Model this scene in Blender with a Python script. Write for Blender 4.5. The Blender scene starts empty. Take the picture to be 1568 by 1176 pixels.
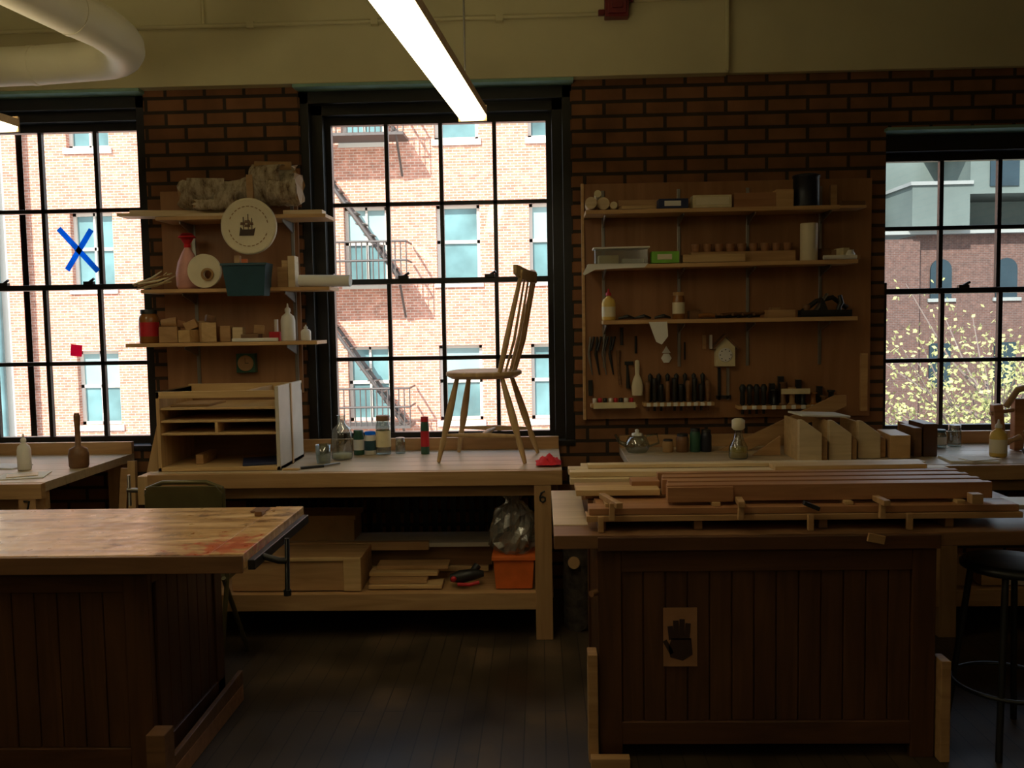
import bpy, math, random
from mathutils import Matrix, Vector
random.seed(7)
scn=bpy.context.scene
# ------------------------------------------------------------------ materials
def newmat(name):
    m=bpy.data.materials.new(name); m.use_nodes=True
    nt=m.node_tree; b=nt.nodes['Principled BSDF']; return m,nt,b
def coords(nt,scale=(1,1,1)):
    tc=nt.nodes.new('ShaderNodeTexCoord'); mp=nt.nodes.new('ShaderNodeMapping')
    mp.inputs['Scale'].default_value=scale
    nt.links.new(tc.outputs['Object'],mp.inputs['Vector']); return mp.outputs['Vector']
def ramp(nt,fac,stops):
    r=nt.nodes.new('ShaderNodeValToRGB'); nt.links.new(fac,r.inputs['Fac'])
    e=r.color_ramp.elements
    e[0].position=stops[0][0]; e[0].color=(*stops[0][1],1)
    e[1].position=stops[-1][0]; e[1].color=(*stops[-1][1],1)
    for p,c in stops[1:-1]:
        k=e.new(p); k.color=(*c,1)
    return r.outputs['Color']
def plain(name,c,rough=.6,metal=0,var=.12,scale=12,spec=None,bump=0,transl=0):
    m,nt,b=newmat(name)
    n=nt.nodes.new('ShaderNodeTexNoise'); n.inputs['Scale'].default_value=scale; n.inputs['Detail'].default_value=4
    nt.links.new(coords(nt),n.inputs['Vector'])
    lo=tuple(max(0,x*(1-var)) for x in c); hi=tuple(min(1,x*(1+var)) for x in c)
    cc=ramp(nt,n.outputs['Fac'],[(.3,lo),(.7,hi)]); nt.links.new(cc,b.inputs['Base Color'])
    b.inputs['Roughness'].default_value=rough; b.inputs['Metallic'].default_value=metal
    if spec is not None: b.inputs['Specular IOR Level'].default_value=spec
    if bump:
        bp=nt.nodes.new('ShaderNodeBump'); bp.inputs['Strength'].default_value=bump; bp.inputs['Distance'].default_value=.01
        nt.links.new(n.outputs['Fac'],bp.inputs['Height']); nt.links.new(bp.outputs['Normal'],b.inputs['Normal'])
    if transl:
        t=nt.nodes.new('ShaderNodeBsdfTranslucent'); nt.links.new(cc,t.inputs['Color'])
        x=nt.nodes.new('ShaderNodeMixShader'); x.inputs[0].default_value=transl
        nt.links.new(b.outputs[0],x.inputs[1]); nt.links.new(t.outputs[0],x.inputs[2]); nt.links.new(x.outputs[0],nt.nodes['Material Output'].inputs[0])
    return m
def wood(name,c1,c2,axis='X',rough=.5,fine=1.0):
    m,nt,b=newmat(name)
    s={'X':(1.2,14,14),'Y':(14,1.2,14),'Z':(14,14,1.2)}[axis]
    v=coords(nt,tuple(k*fine for k in s))
    n=nt.nodes.new('ShaderNodeTexNoise'); n.inputs['Scale'].default_value=1.6; n.inputs['Detail'].default_value=6; n.inputs['Distortion'].default_value=1.2
    nt.links.new(v,n.inputs['Vector'])
    n2=nt.nodes.new('ShaderNodeTexNoise'); n2.inputs['Scale'].default_value=2.3
    nt.links.new(coords(nt),n2.inputs['Vector'])
    mx=nt.nodes.new('ShaderNodeMath'); mx.operation='MULTIPLY_ADD'; mx.inputs[1].default_value=.65
    ad=nt.nodes.new('ShaderNodeMath'); ad.operation='MULTIPLY'; ad.inputs[1].default_value=.35
    nt.links.new(n2.outputs['Fac'],ad.inputs[0]); nt.links.new(n.outputs['Fac'],mx.inputs[0]); nt.links.new(ad.outputs[0],mx.inputs[2])
    mid=tuple((a+d)/2 for a,d in zip(c1,c2))
    nt.links.new(ramp(nt,mx.outputs[0],[(.33,c1),(.5,mid),(.66,c2)]),b.inputs['Base Color'])
    b.inputs['Roughness'].default_value=rough
    bp=nt.nodes.new('ShaderNodeBump'); bp.inputs['Strength'].default_value=.15; bp.inputs['Distance'].default_value=.004
    nt.links.new(n.outputs['Fac'],bp.inputs['Height']); nt.links.new(bp.outputs['Normal'],b.inputs['Normal'])
    return m
def brick(name,c1,c2,mortar,w,h,ms,rough=.8,bump=.6,spec=.3):
    m,nt,b=newmat(name)
    tc=nt.nodes.new('ShaderNodeTexCoord'); sp=nt.nodes.new('ShaderNodeSeparateXYZ'); nt.links.new(tc.outputs['Object'],sp.inputs[0])
    ad=nt.nodes.new('ShaderNodeMath'); nt.links.new(sp.outputs['X'],ad.inputs[0]); nt.links.new(sp.outputs['Y'],ad.inputs[1])
    cb=nt.nodes.new('ShaderNodeCombineXYZ'); nt.links.new(ad.outputs[0],cb.inputs['X']); nt.links.new(sp.outputs['Z'],cb.inputs['Y'])
    t=nt.nodes.new('ShaderNodeTexBrick'); nt.links.new(cb.outputs[0],t.inputs['Vector'])
    t.inputs['Color1'].default_value=(*c1,1); t.inputs['Color2'].default_value=(*c2,1); t.inputs['Mortar'].default_value=(*mortar,1)
    t.inputs['Scale'].default_value=1; t.inputs['Brick Width'].default_value=w; t.inputs['Row Height'].default_value=h
    t.inputs['Mortar Size'].default_value=ms; t.inputs['Mortar Smooth'].default_value=.3
    n=nt.nodes.new('ShaderNodeTexNoise'); n.inputs['Scale'].default_value=5; n.inputs['Detail'].default_value=5; nt.links.new(tc.outputs['Object'],n.inputs['Vector'])
    g=ramp(nt,n.outputs['Fac'],[(.3,(.7,.7,.7)),(.7,(1.15,1.12,1.1))])
    mx=nt.nodes.new('ShaderNodeMix'); mx.data_type='RGBA'; mx.blend_type='MULTIPLY'; mx.inputs['Factor'].default_value=1
    nt.links.new(t.outputs['Color'],mx.inputs[6]); nt.links.new(g,mx.inputs[7]); nt.links.new(mx.outputs[2],b.inputs['Base Color'])
    b.inputs['Roughness'].default_value=rough; b.inputs['Specular IOR Level'].default_value=spec
    iv=nt.nodes.new('ShaderNodeMath'); iv.operation='SUBTRACT'; iv.inputs[0].default_value=1; nt.links.new(t.outputs['Fac'],iv.inputs[1])
    bp=nt.nodes.new('ShaderNodeBump'); bp.inputs['Strength'].default_value=bump; bp.inputs['Distance'].default_value=.01
    nt.links.new(iv.outputs[0],bp.inputs['Height']); nt.links.new(bp.outputs['Normal'],b.inputs['Normal'])
    return m
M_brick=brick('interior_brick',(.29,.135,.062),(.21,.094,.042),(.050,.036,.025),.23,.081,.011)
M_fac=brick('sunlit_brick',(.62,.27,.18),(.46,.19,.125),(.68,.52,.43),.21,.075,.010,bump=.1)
M_fac2=brick('far_brick',(.12,.062,.048),(.09,.05,.040),(.13,.10,.09),.21,.075,.012,bump=.1)
M_beam=plain('cream_paint',(.64,.58,.34),.6,var=.08,scale=2,bump=.2)
M_ceil=plain('ceiling_paint',(.6,.55,.38),.8)
M_wall=plain('side_wall_paint',(.26,.22,.14),.8)
M_black=plain('black_paint',(.012,.011,.010),.35,var=.2)
M_green=plain('green_trim_paint',(.25,.42,.33),.5)
M_steel=plain('worn_steel',(.35,.33,.30),.35,.9)
M_dsteel=plain('dark_steel',(.05,.05,.05),.4,.7)
M_rubber=plain('black_plastic',(.018,.018,.018),.45)
M_pine=wood('pine',(.50,.31,.13),(.70,.48,.24))
M_pineZ=wood('pine_vertical',(.46,.28,.12),(.66,.44,.22),'Z')
M_pineY=wood('pine_depth',(.46,.28,.12),(.66,.44,.22),'Y')
M_chair=wood('chair_ash',(.40,.25,.11),(.58,.39,.19),'Z')
M_blond=wood('blond_wood',(.60,.44,.24),(.80,.63,.40))
M_bench=wood('bench_fir',(.36,.195,.078),(.56,.34,.16),rough=.45)
M_benchZ=wood('bench_fir_leg',(.36,.195,.078),(.54,.32,.15),'Z')
M_top=wood('bench_top_grey',(.46,.35,.23),(.64,.51,.36),rough=.42)
M_ply=wood('plywood_panel',(.29,.13,.05),(.42,.21,.09),'Z',fine=.5)
M_shelf=wood('shelf_wood',(.50,.28,.11),(.68,.43,.2))
M_red=wood('reddish_wood',(.31,.135,.055),(.48,.24,.11))
M_dark=wood('dark_stained_wood',(.062,.025,.011),(.13,.054,.023),'Z',rough=.4)
M_darkX=wood('dark_stained_rail',(.068,.027,.012),(.14,.058,.025),'X',rough=.4)
M_brown=wood('brown_wood',(.15,.07,.028),(.25,.125,.055))
M_white=plain('white_plastic',(.78,.75,.68),.4,var=.04)
M_paper=plain('white_paper',(.82,.80,.74),.8,var=.03)
M_cream=plain('cream_vellum',(.80,.71,.50),.5,var=.05)
M_fridge=plain('pale_panel',(.60,.54,.44),.5,var=.05)
M_redp=plain('red_plastic',(.55,.02,.03),.4)
M_redc=plain('red_cloth',(.7,.02,.03),.9)
M_pink=plain('pink_bag',(.75,.38,.33),.5)
M_teal=plain('teal_plastic',(.02,.07,.10),.4)
M_tin=plain('dark_tin',(.02,.022,.035),.35,.2)
M_orange=plain('orange_plastic',(.75,.16,.03),.4)
M_yell=plain('yellow_bottle',(.75,.52,.12),.4)
M_greenp=plain('green_carton',(.22,.55,.06),.5)
M_dgreen=plain('dark_green',(.03,.10,.06),.4)
M_blue=plain('blue_tape',(.02,.34,.90),.6,transl=.75)
M_navy=plain('navy_cover',(.02,.03,.09),.5)
M_pinkn=plain('pink_note',(.85,.03,.18),.6,transl=.6)
M_label=plain('paper_label',(.75,.65,.4),.7)
M_card=plain('cardboard',(.42,.25,.11),.8)
M_plaque=plain('tan_plaque',(.36,.18,.085),.6)
M_hand=plain('dark_hand_print',(.04,.018,.012),.6)
M_olive=plain('olive_metal',(.12,.10,.04),.35,.4)
M_pipe=plain('painted_pipe',(.78,.72,.52),.5,var=.05,scale=3)
M_alarm=plain('alarm_red',(.16,.010,.012),.4)
M_amber=plain('amber_liquid',(.30,.12,.03),.2)
M_ink=plain('dark_ink',(.06,.03,.015),.6)
m,nt,b=newmat('birch_bark'); n=nt.nodes.new('ShaderNodeTexNoise'); n.inputs['Scale'].default_value=11; n.inputs['Detail'].default_value=10; n.inputs['Roughness'].default_value=.7
nt.links.new(coords(nt,(2.2,1,1.0)),n.inputs['Vector'])
nt.links.new(ramp(nt,n.outputs['Fac'],[(.34,(.09,.05,.03)),(.43,(.36,.27,.17)),(.58,(.64,.55,.41))]),b.inputs['Base Color']); b.inputs['Roughness'].default_value=.8
bp=nt.nodes.new('ShaderNodeBump'); bp.inputs['Strength'].default_value=1; bp.inputs['Distance'].default_value=.02; nt.links.new(n.outputs['Fac'],bp.inputs['Height']); nt.links.new(bp.outputs['Normal'],b.inputs['Normal']); M_birch=m
M_bark=plain('oak_bark',(.06,.045,.035),.9,var=.5,scale=25,bump=1)
# floor
m,nt,b=newmat('worn_floor')
br=nt.nodes.new('ShaderNodeTexBrick'); tc=nt.nodes.new('ShaderNodeTexCoord'); mp=nt.nodes.new('ShaderNodeMapping'); mp.inputs['Rotation'].default_value=(0,0,math.pi/2)
nt.links.new(tc.outputs['Object'],mp.inputs['Vector']); nt.links.new(mp.outputs['Vector'],br.inputs['Vector'])
for k,c in (('Color1',(.062,.042,.025,1)),('Color2',(.044,.030,.018,1)),('Mortar',(.012,.009,.007,1))): br.inputs[k].default_value=c
br.inputs['Scale'].default_value=1; br.inputs['Brick Width'].default_value=2.4; br.inputs['Row Height'].default_value=.083; br.inputs['Mortar Size'].default_value=.0025
n=nt.nodes.new('ShaderNodeTexNoise'); n.inputs['Scale'].default_value=2.2; n.inputs['Detail'].default_value=7; nt.links.new(tc.outputs['Object'],n.inputs['Vector'])
g=ramp(nt,n.outputs['Fac'],[(.35,(.55,.55,.55)),(.55,(1.1,1.1,1.1)),(.70,(2.2,2.0,1.8))])
mx=nt.nodes.new('ShaderNodeMix'); mx.data_type='RGBA'; mx.blend_type='MULTIPLY'; mx.inputs['Factor'].default_value=1
nt.links.new(br.outputs['Color'],mx.inputs[6]); nt.links.new(g,mx.inputs[7]); nt.links.new(mx.outputs[2],b.inputs['Base Color'])
nt.links.new(ramp(nt,n.outputs['Fac'],[(.3,(.36,)*3),(.7,(.6,)*3)]),b.inputs['Roughness']); M_floor=m
# near-left bench top with wear and a red paint stain
m,nt,b=newmat('stained_bench_top')
v=coords(nt,(1.5,9,9)); n=nt.nodes.new('ShaderNodeTexNoise'); n.inputs['Scale'].default_value=1.6; n.inputs['Detail'].default_value=7; n.inputs['Distortion'].default_value=1
nt.links.new(v,n.inputs['Vector']); col=ramp(nt,n.outputs['Fac'],[(.3,(.30,.155,.055)),(.5,(.54,.31,.12)),(.7,(.76,.51,.26))])
tc=nt.nodes.new('ShaderNodeTexCoord'); vm=nt.nodes.new('ShaderNodeVectorMath'); vm.operation='DISTANCE'; vm.inputs[1].default_value=(-1.1,3.08,.84)
nt.links.new(tc.outputs['Object'],vm.inputs[0]); n2=nt.nodes.new('ShaderNodeTexNoise'); n2.inputs['Scale'].default_value=22; n2.inputs['Detail'].default_value=6; nt.links.new(tc.outputs['Object'],n2.inputs['Vector'])
a=nt.nodes.new('ShaderNodeMath'); a.operation='MULTIPLY_ADD'; a.inputs[1].default_value=.8; nt.links.new(n2.outputs['Fac'],a.inputs[0]); nt.links.new(vm.outputs['Value'],a.inputs[2])
fac=ramp(nt,a.outputs[0],[(.44,(.75,)*3),(.56,(0,0,0))])
n3=nt.nodes.new('ShaderNodeTexNoise'); n3.inputs['Scale'].default_value=6; n3.inputs['Detail'].default_value=8; n3.inputs['Roughness'].default_value=.7; nt.links.new(tc.outputs['Object'],n3.inputs['Vector'])
sp_=ramp(nt,n3.outputs['Fac'],[(.33,(.35,.28,.22)),(.44,(1,1,1))])
mm_=nt.nodes.new('ShaderNodeMix'); mm_.data_type='RGBA'; mm_.blend_type='MULTIPLY'; mm_.inputs['Factor'].default_value=1; nt.links.new(col,mm_.inputs[6]); nt.links.new(sp_,mm_.inputs[7])
mx=nt.nodes.new('ShaderNodeMix'); mx.data_type='RGBA'; nt.links.new(fac,mx.inputs['Factor']); nt.links.new(mm_.outputs[2],mx.inputs[6]); mx.inputs[7].default_value=(.50,.07,.03,1)
nt.links.new(mx.outputs[2],b.inputs['Base Color']); nt.links.new(ramp(nt,n2.outputs['Fac'],[(.3,(.26,)*3),(.7,(.46,)*3)]),b.inputs['Roughness']); M_stain=m
def clear(name,tint,gl=.08,rough=.02,diffuse=0):
    m=bpy.data.materials.new(name); m.use_nodes=True; nt=m.node_tree; nt.nodes.remove(nt.nodes['Principled BSDF'])
    o=nt.nodes['Material Output']; t=nt.nodes.new('ShaderNodeBsdfTransparent'); t.inputs[0].default_value=(*tint,1)
    g=nt.nodes.new('ShaderNodeBsdfGlossy'); g.inputs['Roughness'].default_value=rough
    x=nt.nodes.new('ShaderNodeMixShader'); x.inputs[0].default_value=gl
    nt.links.new(t.outputs[0],x.inputs[1]); nt.links.new(g.outputs[0],x.inputs[2]); out=x.outputs[0]
    if diffuse:
        d=nt.nodes.new('ShaderNodeBsdfDiffuse'); d.inputs[0].default_value=(.8,.78,.72,1); y=nt.nodes.new('ShaderNodeMixShader'); y.inputs[0].default_value=diffuse
        nt.links.new(out,y.inputs[1]); nt.links.new(d.outputs[0],y.inputs[2]); out=y.outputs[0]
    nt.links.new(out,o.inputs[0]); return m
M_pane=clear('window_glass',(.97,.98,.97),.04)
M_glass=clear('jar_glass',(.68,.75,.72),.25)
M_bag=clear('plastic_bag',(.85,.83,.78),.25,.2,.14)
M_box=clear('clear_plastic',(.75,.77,.72),.3,.1,.1)
def emis(name,c,s):
    m=bpy.data.materials.new(name); m.use_nodes=True; nt=m.node_tree; b=nt.nodes['Principled BSDF']
    b.inputs['Base Color'].default_value=(.8,.8,.75,1); b.inputs['Emission Color'].default_value=(*c,1)
    n=nt.nodes.new('ShaderNodeTexNoise'); n.inputs['Scale'].default_value=4; nt.links.new(coords(nt,(1,.6,1)),n.inputs['Vector'])
    r=nt.nodes.new('ShaderNodeMapRange'); r.inputs['To Min'].default_value=s*.75; r.inputs['To Max'].default_value=s*1.25
    nt.links.new(n.outputs['Fac'],r.inputs['Value']); nt.links.new(r.outputs[0],b.inputs['Emission Strength']); return m
M_lens=emis('lamp_lens',(1.0,.86,.52),9)
M_lens2=emis('added_rear_lens',(1.0,.86,.54),7)
# ------------------------------------------------------------------ mesh builder
class B:
    def __init__(s,name): s.name=name; s.v=[]; s.f=[]; s.mi=[]; s.sm=[]; s.mats=[]
    def add(s,vs,fs,m,smooth=False):
        if m not in s.mats: s.mats.append(m)
        k=s.mats.index(m); o=len(s.v); s.v+= [tuple(v) for v in vs]
        for f in fs: s.f.append([o+i for i in f]); s.mi.append(k); s.sm.append(smooth)
    def box(s,x0,x1,y0,y1,z0,z1,m,rot=None,piv=None):
        vs=[Vector((x,y,z)) for z in (z0,z1) for y in (y0,y1) for x in (x0,x1)]
        if rot:
            c=Vector(piv) if piv else Vector(((x0+x1)/2,(y0+y1)/2,(z0+z1)/2))
            R=Matrix.Rotation(rot[2],3,'Z')@Matrix.Rotation(rot[1],3,'Y')@Matrix.Rotation(rot[0],3,'X')
            vs=[c+R@(v-c) for v in vs]
        s.add(vs,[(0,2,3,1),(4,5,7,6),(0,1,5,4),(2,6,7,3),(0,4,6,2),(1,3,7,5)],m)
    def tube(s,pts,r,m,n=10,caps=True,smooth=True,flat=1.0):
        pts=[Vector(p) for p in pts]; rs=r if isinstance(r,(list,tuple)) else [r]*len(pts)
        vs=[];fs=[];up=None
        for i,p in enumerate(pts):
            d=(pts[min(i+1,len(pts)-1)]-pts[max(i-1,0)]).normalized()
            if up is None: up=Vector((0,0,1)) if abs(d.z)<.9 else Vector((1,0,0))
            a=(up-d*up.dot(d)).normalized(); b_=d.cross(a); up=a
            for k in range(n):
                t=2*math.pi*k/n; vs.append(p+a*math.cos(t)*rs[i]+b_*math.sin(t)*rs[i]*flat)
        for i in range(len(pts)-1):
            for k in range(n): fs.append((i*n+k,i*n+(k+1)%n,(i+1)*n+(k+1)%n,(i+1)*n+k))
        s.add(vs,fs,m,smooth)
        if caps:
            s.add(vs[:n],[tuple(range(n))[::-1]],m); s.add(vs[-n:],[tuple(range(n))],m)
    def lathe(s,x,y,z,prof,m,n=28,R=None,sx=1,sy=1):
        vs=[];fs=[]
        for r,h in prof:
            for k in range(n):
                t=2*math.pi*k/n; v=Vector((r*math.cos(t)*sx,r*math.sin(t)*sy,h))
                if R: v=R@v
                vs.append(v+Vector((x,y,z)))
        for i in range(len(prof)-1):
            for k in range(n): fs.append((i*n+k,i*n+(k+1)%n,(i+1)*n+(k+1)%n,(i+1)*n+k))
        s.add(vs,fs,m,True)
    def prism(s,poly,y0,y1,m,axis='Y'):
        def P(p,q): return {'Y':(p[0],q,p[1]),'Z':(p[0],p[1],q),'X':(q,p[0],p[1])}[axis]
        n=len(poly); vs=[P(p,y0) for p in poly]+[P(p,y1) for p in poly]
        s.add(vs,[tuple(range(n)),tuple(range(2*n-1,n-1,-1))]+[(i,i+n,(i+1)%n+n,(i+1)%n) for i in range(n)],m)
    def xform(s,M):
        s.v=[tuple(M@Vector(v)) for v in s.v]; return s
    def done(s,bev=0):
        me=bpy.data.meshes.new(s.name); me.from_pydata(s.v,[],s.f)
        for m in s.mats: me.materials.append(m)
        for p,k,sm in zip(me.polygons,s.mi,s.sm): p.material_index=k; p.use_smooth=sm
        me.update(); o=bpy.data.objects.new(s.name,me); scn.collection.objects.link(o)
        import bmesh
        bm=bmesh.new(); bm.from_mesh(me); bmesh.ops.recalc_face_normals(bm,faces=bm.faces); bm.to_mesh(me); bm.free()
        if bev:
            md=o.modifiers.new('bevel','BEVEL'); md.width=bev; md.segments=2; md.limit_method='ANGLE'
        return o
# ------------------------------------------------------------------ room shell
XL,XR,YB,ZC=-5.2,5.0,-3.2,3.75
YW=5.25; YO=5.62
b=B('floor'); b.box(XL,XR,YB,YO,-.1,0,M_floor); b.done()
b=B('ceiling'); b.box(XL,XR,YB,YO,ZC,ZC+.2,M_ceil); b.done()
b=B('wall_left'); b.box(XL-.2,XL,YB,YO,0,ZC,M_wall); b.done()
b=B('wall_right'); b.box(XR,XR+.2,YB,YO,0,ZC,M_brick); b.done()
b=B('wall_rear'); b.box(XL-.2,XR+.2,YB-.2,YB,0,ZC,M_wall); b.done()
HB=2.96; SILL=.885
openings=[(-3.86,-2.276,HB),(-1.375,.20,HB),(1.975,3.55,2.645)]
b=B('wall_window_side')
xs=[XL]+[e for o in openings for e in o[:2]]+[XR]
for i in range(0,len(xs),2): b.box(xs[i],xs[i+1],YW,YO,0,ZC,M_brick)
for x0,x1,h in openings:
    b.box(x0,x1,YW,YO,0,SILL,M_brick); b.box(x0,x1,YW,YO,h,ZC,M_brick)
for i in range(24):
    z=.972+i*.081
    if i%2: b.box(.192,.212,5.262,5.30,z,z+.070,M_brick); b.box(-1.387,-1.367,5.262,5.30,z,z+.070,M_brick)
b.done()
b=B('trim_1'); b.box(XL,1.075,5.17,YW,HB,ZC,M_beam); b.box(1.075,XR,5.205,YW,HB+.005,ZC,M_beam)
b.box(1.055,1.075,5.16,5.17,HB+.01,3.42,M_beam); b.done(.004)
b=B('trim_2')
for x0,x1,h in openings: b.box(x0-.01,x1+.01,5.175 if h==HB else 5.20,5.5,h-.018,h,M_green)
b.done(.002)
# ------------------------------------------------------------------ windows
def window(n,x0,x1,head,gx,gz):
    b=B('window_%d'%n); g0,g1=gx[0],gx[-1]; zt,zm,zb=gz[0],gz[2],gz[-1]
    b.box(x0,g0-.03,5.33,5.56,SILL,head-.022,M_black); b.box(g1+.03,x1,5.33,5.56,SILL,head-.022,M_black)
    b.box(x0,x1,5.33,5.56,zt+.045,head-.022,M_black); b.box(x0,x1,5.30,5.60,SILL,zb-.04,M_black)
    if g0-x0>.1:
        b.box(x0,x0+.055,5.27,5.34,SILL,head-.022,M_black); b.box(x1-.055,x1,5.27,5.34,SILL,head-.022,M_black)
        b.box(x0,x1,5.27,5.34,head-.09,head-.022,M_black)
        b.box(g0-.06,g0-.035,5.36,5.42,zb,zt+.05,M_black)
    for (za,zb_,yy,zmid,tr,brl) in ((zt,zm,5.42,gz[1],.05,.014),(zm,zb,5.385,gz[3],.014,.045)):
        b.box(g0-.04,g0+.004,yy-.02,yy+.03,zb_-.03,za+.055,M_black); b.box(g1-.004,g1+.04,yy-.02,yy+.03,zb_-.03,za+.055,M_black)
        b.box(g0,g1,yy-.02,yy+.03,za,za+tr,M_black); b.box(g0,g1,yy-.02,yy+.03,zb_-brl,zb_+.004,M_black)
        for xm in gx[1:-1]: b.box(xm-.012,xm+.012,yy-.012,yy+.02,zb_,za,M_black)
        b.box(g0,g1,yy-.012,yy+.02,zmid-.012,zmid+.012,M_black)
        b.box(g0,g1,yy+.004,yy+.008,zb_,za,M_pane)
    b.box(g0,g1,5.355,5.40,zm-.014,zm+.018,M_black)
    for xm in (gx[0]+.33*(g1-g0),gx[0]+.73*(g1-g0)):
        b.box(xm-.03,xm+.03,5.34,5.37,zm+.015,zm+.035,M_black); b.tube([(xm,5.355,zm+.03),(xm+.035,5.345,zm+.05)],.008,M_black)
    b.box(x0,x1,5.24,5.34,SILL-.02,SILL+.012,M_black)
    return b.done(.003)
GZ=(2.77,2.305,1.843,1.385,.938)
window(1,-3.86,-2.276,HB,(-3.65,-3.315,-2.985,-2.648,-2.345),GZ)
window(2,-1.375,.20,HB,(-1.225,-.895,-.572,-.253,.055),GZ)
window(3,1.975,3.55,2.645,(2.03,2.36,2.695,3.03,3.36),(2.487,2.10,1.73,1.325,.94))
b=B('blue_tape_cross')
for a,c in (((-2.89,2.20),(-2.66,1.94)),((-2.69,2.19),(-2.85,1.95))):
    d=Vector((c[0]-a[0],0,c[1]-a[1])).normalized(); p=Vector((-d.z,0,d.x))*.017
    A=Vector((a[0],5.38,a[1])); C=Vector((c[0],5.38,c[1]))
    b.prism([(v.x,v.z) for v in (A+p,C+p,C-p,A-p)],5.398,5.3985,M_blue)
b.done()
b=B('sticky_note'); b.box(-2.84,-2.77,5.372,5.3725,1.43,1.50,M_pinkn,rot=(0,.1,0)); b.done()
# ------------------------------------------------------------------ pipes, alarm, lamps
b=B('insulated_duct')
P=[(-2.45,-1.5,2.97),(-2.27,1.6,2.97),(-2.12,3.3,2.97),(-2.02,3.95,2.97),(-1.98,4.15,2.97)]
cx,cy=-2.25,4.20
for i in range(1,9):
    t=math.radians(-12+ i*12.5); P.append((cx+.27*math.cos(t),cy+.42*math.sin(t)+.05,2.97))
P+=[(-2.6,4.73,2.97),(-3.2,4.76,2.97),(-4.9,4.8,2.97)]
b.tube(P,.098,M_pipe,28)
for k in (2,3,len(P)-3,len(P)-2):
    p=Vector(P[k]); q=Vector(P[k+1]); d=(q-p).normalized(); b.tube([p,p+d*.03],.101,M_pipe,28)
b.box(-4.3,-4.27,4.77,4.80,3.05,ZC-.01,M_steel); b.box(-2.30,-2.27,1.6,1.63,3.05,ZC-.01,M_steel); b.done()
b=B('electrical_conduit')
b.tube([(-5.1,5.15,3.28),(-1,5.15,3.285),(.345,5.15,3.29)],.012,M_beam,8)
b.tube([(.55,5.15,3.36),(1.05,5.15,3.365),(1.09,5.18,3.37),(2.1,5.18,3.385),(2.16,5.18,3.40),(2.24,5.18,3.47),(2.25,5.18,ZC-.01)],.012,M_beam,8)
b.tube([(-1.87,5.15,ZC-.01),(-1.87,5.15,3.29)],.009,M_beam,8)
for x in (-2.3,-1.6,-.9,-.2): b.box(x-.02,x+.02,5.135,5.17,3.265,3.30,M_beam)
b.done()
b=B('fire_alarm_box'); b.box(.385,.515,5.10,5.17,3.26,3.40,M_alarm); b.box(.40,.50,5.085,5.10,3.275,3.385,M_alarm); b.box(.42,.48,5.075,5.085,3.30,3.33,M_alarm); b.box(.35,.385,5.13,5.16,3.28,3.31,M_alarm); b.box(.515,.545,5.13,5.16,3.35,3.38,M_alarm); b.done(.004)
def lamp(xa,ya,xb,yb,z=2.5,lens=None,up=True):
    lens=lens or M_lens
    b=B('fluorescent_lamp'); d=Vector((xb-xa,yb-ya,0)); L=d.length
    w=.064
    b.prism([(-w*.97,z+.014),(-w*.8,z-.006),(w*.8,z-.006),(w*.97,z+.014)],.012,L-.012,lens)
    b.prism([(-w,z+.014),(w,z+.014),(w,z+.05),(-w,z+.05)],0,L,M_pine)
    if up: b.prism([(-w*.8,z+.051),(w*.8,z+.051),(w*.8,z+.054),(-w*.8,z+.054)],.03,L-.03,lens)
    b.box(-w,w,0,.012,z-.008,z+.06,M_pine); b.box(-w,w,L-.012,L,z-.008,z+.06,M_pine)
    for t in (.2,L-.2): b.tube([(0,t,z+.05),(0,t,ZC-.01)],.004,M_steel,6)
    a=math.atan2(-d.x,d.y)
    b.xform(Matrix.Translation((xa,ya,0))@Matrix.Rotation(a,4,'Z')); return b.done()
lamp(-.48,1.7,-.285,4.1)
lamp(-2.60,1.7,-2.41,4.1)
lamp(1.6,-2.4,1.75,0,lens=M_lens2); lamp(-1.6,-2.4,-1.45,0,lens=M_lens2)  # unseen lamps added behind the camera to brighten the room
# ------------------------------------------------------------------ benches against windows
def longbench(name,x0,x1,y0,y1,num=None,shelf=True,legs=None):
    b=B(name); zt=.86
    nb=5; w=(y1-y0-.04)/nb
    for i in range(nb): b.box(x0,x1,y0+.04+i*w,y0+.04+(i+1)*w-.003,zt-.045,zt,M_top)
    b.box(x0,x1,y0,y0+.04,zt-.075,zt-.002,M_bench)
    b.box(x0+.02,x1-.02,y0+.07,y0+.11,zt-.14,zt-.045,M_bench)
    b.box(x0,x1,y1-.03,y1,zt,zt+.07,M_bench)
    for lx in legs or (x0+.03,x1-.115):
        b.box(lx,lx+.085,y0+.003,y0+.075,0,zt-.075,M_benchZ); b.box(lx,lx+.085,y1-.1,y1-.02,0,zt-.05,M_benchZ)
        b.box(lx+.02,lx+.06,y0+.07,y1-.1,.15,.23,M_benchZ)
        if num is not None:
            cx=lx+.042; z=zt-.135; y=y0+.001
            if num==6: pts=[(cx+.012,z+.03),(cx-.006,z+.022),(cx-.014,z),(cx-.012,z-.018),(cx,z-.026),(cx+.012,z-.018),(cx+.012,z-.003),(cx,z+.003),(cx-.012,z-.004)]
            else: z+=.025; pts=[(cx-.014,z+.025),(cx+.012,z+.025),(cx-.002,z-.03)]
            b.tube([(p[0],y,p[1]) for p in pts],.005,M_rubber,6)
    if shelf:
        b.box(x0+.03,x1-.115,y0+.02,y0+.055,.15,.235,M_bench); b.box(x0+.03,x1-.05,y0+.055,y1-.04,.2,.23,M_bench)
    return b.done(.003)
longbench('workbench',-1.98,.10,4.42,5.2,6,legs=(-1.95,-.04))
longbench('workbench',-4.2,-2.40,4.2,5.2,7)
longbench('workbench',.45,3.4,4.42,5.2,None,legs=(.5,1.95,3.3))
b=B('radiator')
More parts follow.
